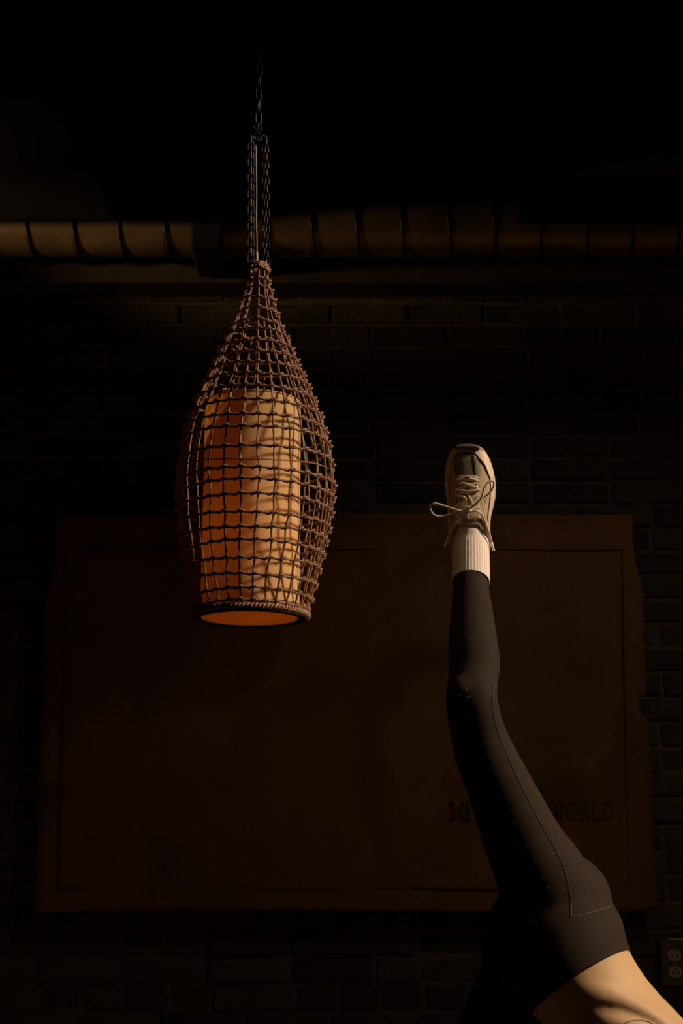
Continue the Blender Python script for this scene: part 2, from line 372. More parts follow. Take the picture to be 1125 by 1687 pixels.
def letter(ch, x0, x1, y0=1322, y1=1349):
    W = x1-x0; H = y1-y0; bm = bmesh.new(); th, tn = 5.2, 2.2
    X = lambda u: x0+u*W
    Yy = lambda v: y0+v*H
    def ln(u0, v0, u1, v1, t): strip(bm, (X(u0), Yy(v0)), (X(u1), Yy(v1)), t, YI)
    def arc(cu, cv, ru, rv, a0, a1, t, n=14):
        p = [(cu+ru*math.cos(R(a0+(a1-a0)*i/n)), cv+rv*math.sin(R(a0+(a1-a0)*i/n))) for i in range(n+1)]
        for q, s in zip(p[:-1], p[1:]): ln(*q, *s, t)
    if ch == 'M':
        ln(.15, 0, .15, 1, tn); ln(.15, .02, .5, .9, th); ln(.85, .02, .5, .9, tn); ln(.85, 0, .85, 1, th); ln(0, 1, .3, 1, tn); ln(.68, 1, 1, 1, tn); ln(0, 0, .2, 0, tn); ln(.8, 0, 1, 0, tn)
    if ch == 'I': ln(.5, 0, .5, 1, th); ln(.1, 0, .9, 0, tn); ln(.1, 1, .9, 1, tn)
    if ch == 'W':
        ln(.1, 0, .32, 1, th); ln(.32, 1, .5, .1, tn); ln(.5, .1, .7, 1, th); ln(.7, 1, .9, 0, tn); ln(0, 0, .22, 0, tn); ln(.78, 0, 1, 0, tn)
    if ch == 'O': arc(.5, .5, .4, .47, 45, 315, 3.6); arc(.5, .5, .4, .47, -45, 45, 4.2)
    if ch == 'R':
        ln(.22, 0, .22, 1, th); ln(.05, 0, .5, 0, tn); ln(.05, 1, .4, 1, tn); arc(.5, .26, .3, .25, -90, 90, 3.2); ln(.22, .51, .5, .51, tn); ln(.5, .51, .9, 1, th); ln(.8, 1, 1, 1, tn)
    if ch == 'L': ln(.25, 0, .25, 1, th); ln(.05, 0, .5, 0, tn); ln(.05, 1, .95, 1, tn); ln(.95, .75, .95, 1, tn)
    if ch == 'D': ln(.22, 0, .22, 1, th); ln(.05, 0, .45, 0, tn); ln(.05, 1, .45, 1, tn); arc(.42, .5, .48, .49, -90, 90, 4.0)
    obj('letter', bm, M['ink'], mp_, False)
for ch, a, b_ in (('M', 741, 767), ('I', 768, 777), ('W', 906, 930), ('O', 933, 953), ('R', 955, 973), ('L', 975, 990), ('D', 992, 1011)): letter(ch, a, b_)

# ------------------------------------------------------------------ outlet
YO = 3.55; oc = at(1111, 1587, YO); pm = mpp(oc)
ol = empty('power_outlet', (oc.x, YW, oc.z), 'steel electrical box with two pale sockets on the dark brick wall', 'outlet')
bm = bmesh.new(); box(bm, (.006, (YO-YW)/2+.006, 0), (.072, YW-YO-.004, .110), .004); obj('junction_box', bm, M['plate'], ol, False)
bm = bmesh.new(); box(bm, (.006, YO-YW-.001, 0), (.070, .004, .106), .0015); obj('cover_plate', bm, M['plate'], ol, False)
bm = bmesh.new(); box(bm, (.014, YO-YW+.012, .056), (.05, .024, .005), .001); obj('lit_box_edge', bm, M['recept'], ol, False)  # cream strip paints the light caught along the box's top edge
for s in (1, -1):
    bm = bmesh.new(); k = 24; f = []; g = []
    for j in range(k):
        a = 2*math.pi*j/k; zz = max(-.0135, min(.0135, math.sin(a)*.0165)); xx = math.cos(a)*.0165
        f.append(bm.verts.new((xx, -.004, zz))); g.append(bm.verts.new((xx, 0, zz)))
    bm.faces.new(f); bm.faces.new(g[::-1])
    for j in range(k): bm.faces.new((f[j], f[(j+1) % k], g[(j+1) % k], g[j]))
    rc = obj('socket', bm, M['recept'], ol, False, loc=(0, YO-YW-.003, s*.0195))
    for dx, dz, sz in ((-.0063, -.002, (.0022, .002, .008)), (.0063, -.002, (.0022, .002, .007))):
        bm = bmesh.new(); box(bm, (dx, -.0042, dz), sz); obj('slot', bm, M['black'], rc, False)
    bm = bmesh.new(); blob(bm, (0, -.0042, .0075), (.0027, .0012, .0027), seg=12); obj('ground_hole', bm, M['black'], rc)
bm = bmesh.new(); blob(bm, (0, YO-YW-.003, 0), (.0028, .0016, .0028), seg=12); obj('screw', bm, M['recept'], ol)

# ------------------------------------------------------------------ pendant lamp
YP = 2.45
def cx_at(py): return 426 + (413.5-426)*max(0, (py-440))/565 + 2.5*math.exp(-((py-790)/110)**2)
RINGS = [(440, 443.5), (457, 445), (471, 449), (487, 454), (506, 460), (525, 467.5), (540, 475), (559, 484), (576, 493), (595, 502), (613, 511.5), (633, 521), (656, 531), (679, 539), (700, 544.5), (733, 549.5), (768.5, 552), (788, 551), (812, 548), (842, 544), (866, 539), (890, 534), (918, 527.5), (945, 521), (969, 514.5), (989, 508.5)]
prof = []
for (yf, xr) in RINGS:
    cxp = cx_at(yf); hw = xr-cxp; c = at(cxp, yf, YP); rad = hw*mpp(c)
    c2 = at(cxp, yf, YP-rad); prof.append((Vector((c.x, YP, c2.z)), rad))
zb = at(414, 1003, YP-prof[-1][1]).z; cb = at(413.5, 1007, YP)
bottom_c, bottom_r = Vector((cb.x, YP, zb)), prof[-1][1]*.985
lamp = empty('pendant_lamp', (prof[0][0].x, YP, ZC), 'teardrop woven rattan cage pendant lamp around a linen drum shade on a chain', 'pendant lamp')
LO = lamp.location
NV = 30; lr = random.Random(11)
def ring_pt(c, r, th): return Vector((c.x+r*math.sin(th), c.y-r*math.cos(th), c.z))
allp = prof+[(bottom_c, bottom_r)]
jit = [[lr.uniform(-.018, .018) for _ in allp] for _ in range(NV)]
for v in range(NV):
    th0 = 2*math.pi*(v+.45)/NV
    cps = [ring_pt(c, r-.003, th0+jit[v][i]) for i, (c, r) in enumerate(allp)][(0, 5, 8)[v % 3]:]
    pts = [p-LO for p in smooth_path(cps, 3)]
    bm = bmesh.new(); tube(bm, pts, .0021*(1 if v % 3 else .92), 6); obj('rod', bm, M['cane'], lamp)
def bound_ring(c, r, rt, NK, amp=.0034):
    t1, t2, ph = lr.uniform(-.014, .014), lr.uniform(-.02, .02), lr.uniform(0, 6)
    def P(th, dr=0, dz=0):
        q = ring_pt(c, r+dr, th); q.z += dz + r*(t1*math.sin(th)+t2*math.cos(th)*.5) + .0014*math.sin(3*th+ph); return q-LO
    bm = bmesh.new(); n = 72; tube(bm, [P(2*math.pi*i/n) for i in range(n)], [rt*(1+.12*math.sin(i*1.7+ph)) for i in range(n)], 7, True)
    ro = obj('ring', bm, M['cane'], lamp)
    bm = bmesh.new(); n = NV*10; pts, rad = [], []; off = .45*NK/NV
    for i in range(n):
        th = 2*math.pi*i/n; f = (th*NK/(2*math.pi)-off) % 1.0; a = 2*math.pi*f
        kn = math.exp(-((min(f, 1-f))/.11)**2)
        pts.append(P(th+.012*math.sin(a*2), amp*(.35+.65*math.cos(a)), amp*(.9*math.sin(a)-.55*(1-math.cos(a))*.5+.9*kn)))
        rad.append(.0011+.0016*kn*lr.uniform(.7, 1.25))
    tube(bm, pts, rad, 5, True); obj('binding', bm, M['cane2'], ro)
    return ro
for i, (c, r) in enumerate(prof): bound_ring(c, r, (.0017 if i < 6 else .0021) if i else .003, 10 if i < 6 else (20 if i < 9 else 30), .0021 if i < 6 else .0029)
# a loose thin strand between two rings
c, r = at(cx_at(752), 752, YP), prof[16][1]
cz = at(cx_at(752), 752, YP-r).z
bm = bmesh.new(); tube(bm, [ring_pt(Vector((c.x, YP, cz+.004*math.sin(i*.22))), r-.002, -1.6+i*.08)-LO for i in range(36)], .0013, 5); obj('loose_strand', bm, M['cane'], lamp)
# braided bottom rim: two twisted strands and the dark band under it
for ph in (0, math.pi):
    bm = bmesh.new(); n = 240
    tube(bm, [ring_pt(bottom_c, bottom_r+.004*math.cos(i/n*2*math.pi*46+ph), 2*math.pi*i/n)+Vector((0, 0, .006+.004*math.sin(i/n*2*math.pi*46+ph)))-LO for i in range(n)], .0028, 6, True)
    obj('rim_braid', bm, M['cane2'], lamp)
# shade, offset a little towards the left of the cage
sc0 = at(411.5, 1013, YP); SR = 81.5*mpp(sc0); s_off = sc0.x
z_sb = zb+.001; z_st = at(411, 642, YP-SR).z
bm = bmesh.new(); k = 96; rings = []
for q in range(2):
    rr_ = SR - .0016*q
    rings.append([[bm.verts.new(Vector((s_off+math.sin(2*math.pi*j/k)*rr_, YP-math.cos(2*math.pi*j/k)*rr_, z_sb+(z_st-z_sb)*f))-LO) for j in range(k)] for f in (0, .25, .5, .75, 1)])
for q in range(2):
    for a, b_ in zip(rings[q][:-1], rings[q][1:]):
        for j in range(k): bm.faces.new((a[j], a[(j+1) % k], b_[(j+1) % k], b_[j]))
for e in (0, -1):
    for j in range(k): bm.faces.new((rings[0][e][j], rings[0][e][(j+1) % k], rings[1][e][(j+1) % k], rings[1][e][j]))
# single-skin shade keeps light transport simple: keep the outer skin only
bmesh.ops.delete(bm, geom=[v for rg in rings[1] for v in rg], context='VERTS')
obj('shade', bm, M['shade'], lamp)
def hoop(name, c, r, rt, m, k=72):
    bm = bmesh.new(); tube(bm, [ring_pt(c, r, 2*math.pi*i/k)-LO for i in range(k)], rt, 6, True); return obj(name, bm, m, lamp)
hoop('shade_hoop', Vector((s_off, YP, z_st)), SR, .0018, M['shade']); hoop('shade_hoop', Vector((s_off, YP, z_sb)), SR, .0022, M['rimdark'])
bm = bmesh.new(); cv = bm.verts.new(Vector((s_off, YP, z_sb-.001))-LO); rg = [bm.verts.new(ring_pt(Vector((s_off, YP, z_sb-.001)), SR-.002, 2*math.pi*i/72)-LO) for i in range(72)]
for i in range(72): bm.faces.new((cv, rg[i], rg[(i+1) % 72]))
obj('diffuser', bm, M['diffuser'], lamp)
# dark flat ring that closes the gap between shade and cage at the bottom
bm = bmesh.new(); k = 72; inn, out_, in2, ou2 = [], [], [], []
cc = Vector((s_off, YP, z_sb)); bc = Vector((bottom_c.x, YP, z_sb))
for i in range(k):
    th = 2*math.pi*i/k
    for lst, c_, r_, dz in ((inn, cc, SR+.001, -.003), (out_, bc, bottom_r+.001, -.003), (in2, cc, SR+.001, .004), (ou2, bc, bottom_r+.001, .004)):
        lst.append(bm.verts.new(ring_pt(c_, r_, th)+Vector((0, 0, dz))-LO))
for i in range(k):
    j = (i+1) % k
    for a, b_ in ((inn, out_), (out_, ou2), (ou2, in2), (in2, inn)): bm.faces.new((a[i], a[j], b_[j], b_[i]))
obj('bottom_band', bm, M['rimdark'], lamp)
for i in range(3):
    th = 2*math.pi*i/3+.5; bm = bmesh.new(); e = ring_pt(Vector((s_off, YP, z_st)), SR, th)
    tube(bm, [e-LO, Vector((s_off, YP, z_st))-LO], .0016, 5); obj('shade_spoke', bm, M['metal_dk'], lamp)
zbulb = z_st-.20
bm = bmesh.new(); tube(bm, [Vector((s_off, YP, z_st+.01))-LO, Vector((s_off, YP, zbulb+.05))-LO], .012, 12); obj('bulb_socket', bm, M['metal_dk'], lamp)
bm = bmesh.new(); blob(bm, Vector((s_off, YP, zbulb))-LO, (.028, .028, .036)); obj('bulb', bm, M['bulb'], lamp)
pl = bpy.data.lights.new('bulb_light', 'POINT'); plo = bpy.data.objects.new('bulb_light', pl); COL.objects.link(plo); plo.parent = lamp
pl.energy = .062; pl.color = (1, .55, .2); pl.shadow_soft_size = .03; plo.location = Vector((s_off+.0, YP, zbulb-.075))-LO
# neck wrap, cord, chains
n0, nr = prof[0]
bm = bmesh.new()
for q in range(3):
    n = 60; tube(bm, [ring_pt(n0+Vector((0, 0, .002+q*.005+.0015*math.sin(i*1.3+q))), nr*(.93-.05*q)+.001*math.sin(i*.9), 2*math.pi*i/n)-LO for i in range(n)], .0032, 6, True)
obj('neck_wrap', bm, M['cane2'], lamp)
zj = at(425, 231, YP).z; zn = n0.z
jx = at(425, 231, YP).x
cp = [(422.5, 437), (423, 400), (422, 360), (422.5, 320), (422, 280), (421.5, 240)]
bm = bmesh.new(); tube(bm, [p-LO for p in smooth_path([Vector((at(x, y, YP-.012).x, YP-.012, at(x, y, YP-.012).z)) for x, y in cp], 5)], .0013, 6); obj('cord', bm, M['cord'], lamp)
bm = bmesh.new(); a = at(423.5, 440, YP-.012); b_ = at(423, 416, YP-.012); tube(bm, [a-LO, b_-LO], .0026, 8); obj('cord_sleeve', bm, M['cord'], lamp)
bm = bmesh.new(); tube(bm, [p-LO for p in smooth_path([Vector((jx+.020*math.cos(t), YP+.020*math.sin(t), zj)) for t in [i*math.pi/5 for i in range(10)]], 4, True)], .0022, 6, True); obj('joining_ring', bm, M['metal_dk'], lamp)
LK = {}
def link_mesh(L, W, r):
    key = (L, W, r)
    if key not in LK:
        bm = bmesh.new(); p = []
        for i in range(20):
            a = 2*math.pi*i/20; s = W/2-r
            p.append(Vector((math.cos(a)*s, 0, math.sin(a)*s+(L/2-r-s)*(1 if math.sin(a) >= 0 else -1))))
        tube(bm, p, r, 6, True); bmesh.ops.recalc_face_normals(bm, faces=bm.faces[:])
        me = bpy.data.meshes.new('link'); bm.to_mesh(me); bm.free()
        for f in me.polygons: f.use_smooth = True
        me.materials.append(M['metal_dk']); LK[key] = me
    return LK[key]
def chain(p0, p1, L, W, r, roll):
    d = p1-p0; pitch = L-2*r-.0006; n = max(1, round(d.length/pitch)); ch_ = None
    root = bpy.data.objects.new('chain', None); COL.objects.link(root); root.parent = lamp; root.location = p0-LO
    me = link_mesh(L, W, r); z = d.normalized()
    for i in range(n):
        o = bpy.data.objects.new('link', me); COL.objects.link(o); o.parent = root
        o.location = d*((i+.5)/n); o.rotation_euler = (basis(z, (math.cos(roll+i*math.pi/2), math.sin(roll+i*math.pi/2), 0))).to_euler()
for i in range(4):
    a = math.pi/4+i*math.pi/2+.25; dx, dy = math.cos(a), math.sin(a)
    chain(Vector((jx+.020*dx, YP+.020*dy, zj)), Vector((n0.x+nr*1.05*dx, YP+nr*1.05*dy, zn+.006)), .0205, .0098, .0013, i*.5)
for dxp in (-3, 3):
    chain(at(424+dxp, 205, YP), at(425+dxp, 231, YP), .016, .009, .0014, .6)
chain(Vector((jx, YP, at(424, 205, YP).z)), Vector((jx, YP, ZC-.008)), .031, .0150, .0019, .35)
bm = bmesh.new(); blob(bm, Vector((jx, YP, ZC-.006))-LO, (.05, .05, .012)); obj('ceiling_plate', bm, M['metal_dk'], lamp)

# ------------------------------------------------------------------ person
YK, YH = 2.49, 2.66
K = at(777, 1152, YK)
H = at(925, 1500, YH)
# ankle: on the ray through (776, 893) and one shin length from the knee, further from the camera
best = None
for i in range(400):
    Y = 2.50+i*.002; d = abs((at(776, 893, Y)-K).length-.405)
    if best is None or d < best[0]: best = (d, Y)
YA = best[1]; A = at(776, 893, YA)
TD, SD = (K-H).normalized(), (A-K).normalized()
KF = (TD-SD).normalized()                                  # kneecap direction
shin_front = (KF-SD*KF.dot(SD)).normalized(); thigh_front = (KF-TD*KF.dot(TD)).normalized()
# raised right leg: centre px, centre py, half width px, depth bulge front/back ratio
RL = [(775.5, 925, 25.5), (775.5, 954, 27.6), (776, 978, 30.3), (777, 1001, 33.2), (779, 1052, 39.2), (781, 1090, 42), (779.5, 1122, 40.5), (776.5, 1152, 42.5), (785, 1199, 44.6), (800, 1246, 49.5), (820, 1290, 53), (845.5, 1349, 60), (867, 1397, 66), (890, 1440, 75), (905, 1480, 82)]
def leg_depth(py):
    if py <= 1152: f = (py-893)/(1152-893); return YA+(YK-YA)*f
    f = (py-1152)/(1500-1152); return YK+(YH-YK)*f
def right_leg(off):
    st = []
    for (px, py, hw) in RL:
        c = at(px, py, leg_depth(py)); r_ = hw*mpp(c)+off
        h = shin_front if py < 1120 else (thigh_front if py > 1190 else KF)
        st.append((c, r_, r_*(1.06 if py < 1100 else 1.0), h))
    return st
LH, LKn, LA = Vector((.385, 2.80, .86)), Vector((.175, 2.76, .475)), Vector((.045, 2.80, .085))
def left_leg(off):
    P = [(LH, .086), (LH.lerp(LKn, .3), .082), (LH.lerp(LKn, .65), .068), (LKn, .054), (LKn.lerp(LA, .3), .054), (LKn.lerp(LA, .7), .040), (LA.lerp(LKn, .12), .034)]
    return [(p, r_+off, r_+off, (-.9, 0, -.3)) for p, r_ in P]
PX = at(901, 1537, 2.68); AX = Vector((.575, -.10, -.82)).normalized()      # pelvis centre, spine direction (towards the head)
def waist_c(t):
    return PX + AX*t
BACK = (Vector((.82, -.12, .57)) - AX*AX.dot(Vector((.82, -.12, .57)))).normalized()
def torso(off):
    mm = mpp(PX)
    S = [(-.035, .125, 104*mm), (.03, .150, 110*mm), (.075, .145, 101*mm), (.115, .135, 92*mm), (.165, .128, 88.5*mm), (.215, .130, 91*mm), (.27, .135, 96*mm), (.34, .145, 100*mm), (.41, .150, 94*mm), (.47, .120, 70*mm)]
    return [(waist_c(t) + BACK*bo, a+off, b2+off, BACK) for (t, a, b2), bo in zip(S, (.004, .004, .0, -.001, -.001, 0, .002, .002, .0, 0))]

skin = bmesh.new()
loft(skin, torso(0), BACK, k=40)
loft(skin, right_leg(-.005), KF); loft(skin, left_leg(-.005), (-1, 0, 0))
# rib flare and hip bone on the near flank
lat = AX.cross(BACK).normalized(); lat = lat if lat.y < 0 else -lat
SH = waist_c(.49)
neck_d = (AX*.8+Vector((.0, .0, -.35))).normalized(); HD = SH+neck_d*.225; FACE = (-BACK*.85-AX*.1).normalized(); FACE = (FACE-neck_d*FACE.dot(neck_d)).normalized()
loft(skin, [(waist_c(.45), .07, .06), (SH+neck_d*.06, .055, .052), (SH+neck_d*.13, .052, .054)], BACK)
HB = basis(neck_d, FACE)                                    # local X = face, Z = crown
hc = SH+neck_d*.225
HP = lambda x, y, z: hc + HB @ Vector((x, y, z))
blob(skin, HP(0, 0, .02), (.092, .074, .095), HB); blob(skin, HP(.028, 0, -.045), (.062, .054, .062), HB)
loft(skin, [(HP(.088, 0, .022), .007, .007), (HP(.098, 0, 0), .009, .009), (HP(.108, 0, -.018), .013, .011)], (0, 0, 1), k=12)
for s in (1, -1): blob(skin, HP(-.005, s*.074, -.005), (.02, .008, .032), HB)
# arms and hands, planted on the floor
HANDS = []
for s in (-1, 1):
    sp = waist_c(.44)+Vector((0, s*.155, 0)); hand = Vector((1.03, 2.60+s*.24, .03)); el = sp.lerp(hand, .52)+Vector((.02, s*.02, -.01))
    loft(skin, [(sp, .046, .050), (sp.lerp(el, .35), .043, .043), (el, .036, .036), (el.lerp(hand, .25), .038, .036), (el.lerp(hand, .85), .026, .022), (hand+Vector((0, 0, .01)), .027, .020)], (0, s, 0))
    fd = Vector((.95, s*.12, 0)).normalized(); sd_ = Vector((-fd.y, fd.x, 0))
    loft(skin, [(hand, .026, .018), (hand+fd*.035-Vector((0, 0, .008)), .038, .015), (hand+fd*.085-Vector((0, 0, .012)), .040, .013)], (0, 0, 1), k=20)
    for q, ln_ in ((-1.5, .062), (-.5, .074), (.5, .078), (1.5, .068)):
        if s > 0: q = -q
        b0 = hand+fd*.082+sd_*(q*.0205)-Vector((0, 0, .013)); fdir = (fd+sd_*(q*.10)).normalized()
        loft(skin, [(b0, .0092, .0088), (b0+fdir*ln_*.45+Vector((0, 0, .004)), .0088, .0085), (b0+fdir*ln_-Vector((0, 0, .006)), .0078, .007)], (0, 0, 1), k=12)
    ts = sd_*(s*-1)
    b0 = hand+fd*.03+ts*.026-Vector((0, 0, .010)); td = (fd*.75+ts*.75).normalized()
    loft(skin, [(b0, .0115, .011), (b0+td*.032, .0105, .010), (b0+td*.062-Vector((0, 0, .006)), .009, .0085)], (0, 0, 1), k=12)
person = fuse('person', skin, .006, 6, M['skin'])
for v in person.data.vertices:                              # oblique fold and rib arch on the near flank
    q = v.co-PX; t_ = q.dot(AX); u_ = q.dot(BACK); l_ = q.dot(lat)
    if .05 < t_ < .36 and l_ > .02 and -.09 < u_ < .13:
        tg = .147+.614*(u_+.021)+11*(u_+.021)*(u_-.036)
        fade = min(1, (l_-.02)/.04)*min(1, max(0, (u_+.045)/.06))*min(1, max(0, (.11-u_)/.04))
        v.co += v.normal*fade*(-.0062*math.exp(-((t_-tg)/.015)**2)+.005*math.exp(-((t_-tg+.036)/.022)**2)+.004*math.exp(-((t_-tg-.035)/.02)**2))
person['label'] = 'person bent over with one leg kicked straight up, in black leggings and cream sneakers'
person['category'] = 'person'

lg = bmesh.new()
leg_st = [s for s in right_leg(.0005)][1:]
loft(lg, leg_st, KF, k=36)
loft(lg, left_leg(0), (-1, 0, 0), k=32)
tt = [s for s in torso(.003)]
loft(lg, tt[:6], BACK, k=40)
# kneecap, buttock, hip joint
kp = at(761, 1138, YK); kp = kp + (CAM-kp).normalized()*.018
blob(lg, kp, (.029, .028, .029), basis(SD, KF))
bp_ = at(943, 1474, 2.68); blob(lg, bp_, (.070, .105, .082), basis(AX, BACK))
blob(lg, at(905, 1500, 2.65), (.085, .095, .085))
blob(lg, at(862, 1555, 2.77), (.085, .09, .095))
# waistband plane, through the band seen at the near flank; hem plane above the ankle
wpl = at(952, 1611, 2.56); WN = (AX+Vector((0, -.19, 0))-BACK*.07).normalized()
hem = at(775.5, 946, leg_depth(946)); 
hemL = LA.lerp(LKn, .16)
leggings = fuse('leggings', lg, .0055, 14, M['legging'])
b2 = bmesh.new(); b2.from_mesh(leggings.data)                # open the garment at the waist only, not through the far thigh
bmesh.ops.bisect_plane(b2, geom=b2.verts[:]+b2.edges[:]+b2.faces[:], plane_co=wpl, plane_no=WN)
gone = []
for f in b2.faces:
    c = f.calc_center_median(); q = c-PX
    if (c-wpl).dot(WN) > 1e-5 and (q.dot(BACK)/.114)**2+(q.dot(lat)/.155)**2 < 1 and q.dot(AX) < .34: gone.append(f)
bmesh.ops.delete(b2, geom=gone, context='FACES')
seen_, big = set(), None                                     # keep only the largest connected piece
for f0 in b2.faces:
    if f0 in seen_: continue
    comp, stk = [], [f0]; seen_.add(f0)
    while stk:
        f = stk.pop(); comp.append(f)
        for e in f.edges:
            for g in e.link_faces:
                if g not in seen_: seen_.add(g); stk.append(g)
    if big is None or len(comp) > len(big): big = comp
kb = set(big); bmesh.ops.delete(b2, geom=[f for f in b2.faces if f not in kb], context='FACES')
bmesh.ops.recalc_face_normals(b2, faces=b2.faces[:]); bmesh.ops.solidify(b2, geom=b2.faces[:], thickness=.003)
b2.to_mesh(leggings.data); b2.free()
for f in leggings.data.polygons: f.use_smooth = True
leggings.parent = person
# lint flecks and seams, laid on the cloth
bvh = BVHTree.FromObject(leggings, bpy.context.evaluated_depsgraph_get())
def drape(px, py, lift=0.0, tree=None):
    d = ray(px, py).normalized(); h = (tree or bvh).ray_cast(CAM, d)
    return None if h[0] is None else h[0]-d*lift
def seam(name, pts, r_, m, per=10, lift=0.0):
    pp = smooth_path([Vector((*p, 0)) for p in pts], per); w3 = [drape(p.x, p.y, lift) for p in pp]; w3 = [p for p in w3 if p is not None]
    for _ in range(2): w3 = [w3[0]]+[(w3[i-1]+w3[i]*2+w3[i+1])/4 for i in range(1, len(w3)-1)]+[w3[-1]]
    bm = bmesh.new(); tube(bm, w3, r_, 6); o = obj(name, bm, m, leggings); return o
S1 = [(822, 1098), (815, 1125), (811, 1143), (811, 1165), (815, 1190), (826, 1222), (843, 1262), (864, 1306), (884, 1345), (906, 1384), (924, 1420), (934, 1450), (939, 1480), (940, 1510)]
seam('side_seam', [(x-1.0, y) for x, y in S1], .0008, M['seamdark'], 10)
seam('side_seam', [(x+1.2, y) for x, y in S1[1:]], .0008, M['stitch'], 10)
seam('yoke_seam', [(940, 1510), (962, 1506), (985, 1500), (1006, 1494)], .0010, M['stitch'], 10)
lt = bmesh.new(); lrn = random.Random(21); cnt = 0
for _ in range(400):
    py = lrn.uniform(960, 1470); px = lrn.uniform(740, 960); p = drape(px, py, .0003)
    if p is None: continue
    s_ = lrn.uniform(.0004, .0010); blob(lt, p, (s_, s_, s_*.8), seg=6); cnt += 1
    if cnt > 75: break
for (px, py) in ((746, 1131), (749, 1140), (752, 1144), (768, 1136), (741, 1142), (770, 1172)):
    p = drape(px, py, .0003)
    if p is not None: blob(lt, p, (.0013, .001, .0008), seg=6)
lo = obj('lint', lt, M['lint'], leggings); lo['kind'] = 'stuff'

# cropped top (below the frame), hair, face
tp = bmesh.new(); loft(tp, [s for s in torso(.004)][6:9], BACK, k=36)
t_o = fuse('cropped_top', tp, .006, 4, M['top'], None, cut=[(waist_c(.30), -AX)]); t_o.parent = person
hb = bmesh.new(); blob(hb, HP(-.012, 0, .03), (.094, .082, .098), HB); loft(hb, [(HP(-.085, 0, .05), .03, .03), (HP(-.115, 0, .10), .032, .03), (HP(-.10, 0, .17), .015, .015)], (0, 1, 0), k=16)
hr = fuse('hair', hb, .006, 4, M['hair'], None, cut=[(HP(.048, 0, 0), HB @ Vector((1, 0, -.5)).normalized())]); hr.parent = person
for s in (1, -1):
    bm = bmesh.new(); blob(bm, HP(.071, s*.030, .012), (.011, .014, .009), HB, 14); obj('eye', bm, M['eye'], person)
bm = bmesh.new(); blob(bm, HP(.086, 0, -.052), (.008, .022, .008), HB, 14); obj('lips', bm, M['lip'], person)
# rib tattoo: a fine oval outline and a short stroke
bsk = BVHTree.FromObject(person, bpy.context.evaluated_depsgraph_get())
bm = bmesh.new(); pts = [drape(1051+27*math.cos(t), 1693+12*math.sin(t), .0002, bsk) for t in [i*2*math.pi/40 for i in range(40)]]
pts = [p for p in pts if p is not None]
if len(pts) > 30: tube(bm, pts, .0009, 5, True)
p2 = [p for p in (drape(1018, 1686, .0002, bsk), drape(1020, 1690, .0002, bsk), drape(1024, 1697, .0002, bsk)) if p is not None]
if len(p2) > 1: tube(bm, p2, .0010, 5)
obj('tattoo', bm, M['tattoo'], person)

# ------------------------------------------------------------------ sneaker builder (local: x = outer side, y = heel to toe, z = up from the sole), metres
UN = .0002023
EDGE = [(128, 520, 575), (134, 468, 640), (148, 432, 686), (180, 398, 737), (225, 368, 768), (300, 342, 806), (400, 322, 838), (500, 314, 858), (600, 320, 867), (700, 332, 862), (800, 343, 842), (860, 348, 826), (920, 350, 812), (1000, 348, 806), (1100, 350, 806), (1200, 360, 803), (1300, 376, 798), (1400, 405, 780), (1460, 445, 750), (1490, 500, 700)]
TOPH = [(128, 30), (150, 40), (180, 47), (225, 54), (300, 62), (400, 70), (500, 78), (600, 85), (700, 92), (800, 98), (900, 104), (1000, 106), (1050, 100), (1100, 92), (1200, 84), (1300, 86), (1400, 92), (1460, 92), (1490, 80)]
BOT = [(128, 22), (200, 12), (350, 4), (500, 0), (1490, 0)]
def lerp_tab(tab, y, c=1):
    if y <= tab[0][0]: return tab[0][c]
    for a, b2 in zip(tab[:-1], tab[1:]):
        if a[0] <= y <= b2[0]: f = (y-a[0])/(b2[0]-a[0]); return a[c]+(b2[c]-a[c])*f
    return tab[-1][c]
def eyl(y): return lerp_tab(EDGE, y, 1)
def eyr(y): return lerp_tab(EDGE, y, 2)
OX, OY = 595, 1490
def loc3(x, y, zmm): return Vector(((x-OX)*UN, (OY-y)*UN, zmm*.001))
def upper_z(x, y, inset=14):
    l, r_ = eyl(y)+inset, eyr(y)-inset; c, h = (l+r_)/2, max(1, (r_-l)/2)
    q = min(1, abs((x-c)/h)); base = lerp_tab(BOT, y)+24
    return base+(lerp_tab(TOPH, y)-base)*max(0, 1-q**2.5)**(1/2.1)
def shell_patch(poly_rows, lift, thick, m, name, parent, nx=14):
    """poly_rows: list of (y, x_left, x_right); a patch lying on the upper, given thickness"""
    bm = bmesh.new(); rows = []
    Y = []
    for a, b2 in zip(poly_rows[:-1], poly_rows[1:]):
        n = max(1, int((b2[0]-a[0])/18))
        for i in range(n): f = i/n; Y.append(tuple(a[k_]+(b2[k_]-a[k_])*f for k_ in range(3)))
    Y.append(poly_rows[-1])
    for (y, xl, xr) in Y:
        rows.append([bm.verts.new(loc3(xl+(xr-xl)*i/nx, y, upper_z(xl+(xr-xl)*i/nx, y)+lift)) for i in range(nx+1)])
    for a, b2 in zip(rows[:-1], rows[1:]):
        for i in range(nx): bm.faces.new((a[i], a[i+1], b2[i+1], b2[i]))
    bmesh.ops.recalc_face_normals(bm, faces=bm.faces[:])
    ext = bmesh.ops.extrude_face_region(bm, geom=bm.faces[:])
    bmesh.ops.translate(bm, vec=(0, 0, -(lift+thick)*.001), verts=[v for v in ext['geom'] if isinstance(v, bmesh.types.BMVert)])
    return obj(name, bm, m, parent)
def lace_path(pts, z, per=8):
    return smooth_path([loc3(p[0], p[1], (p[2] if len(p) > 2 else upper_z(p[0], p[1])+z)) for p in pts], per)
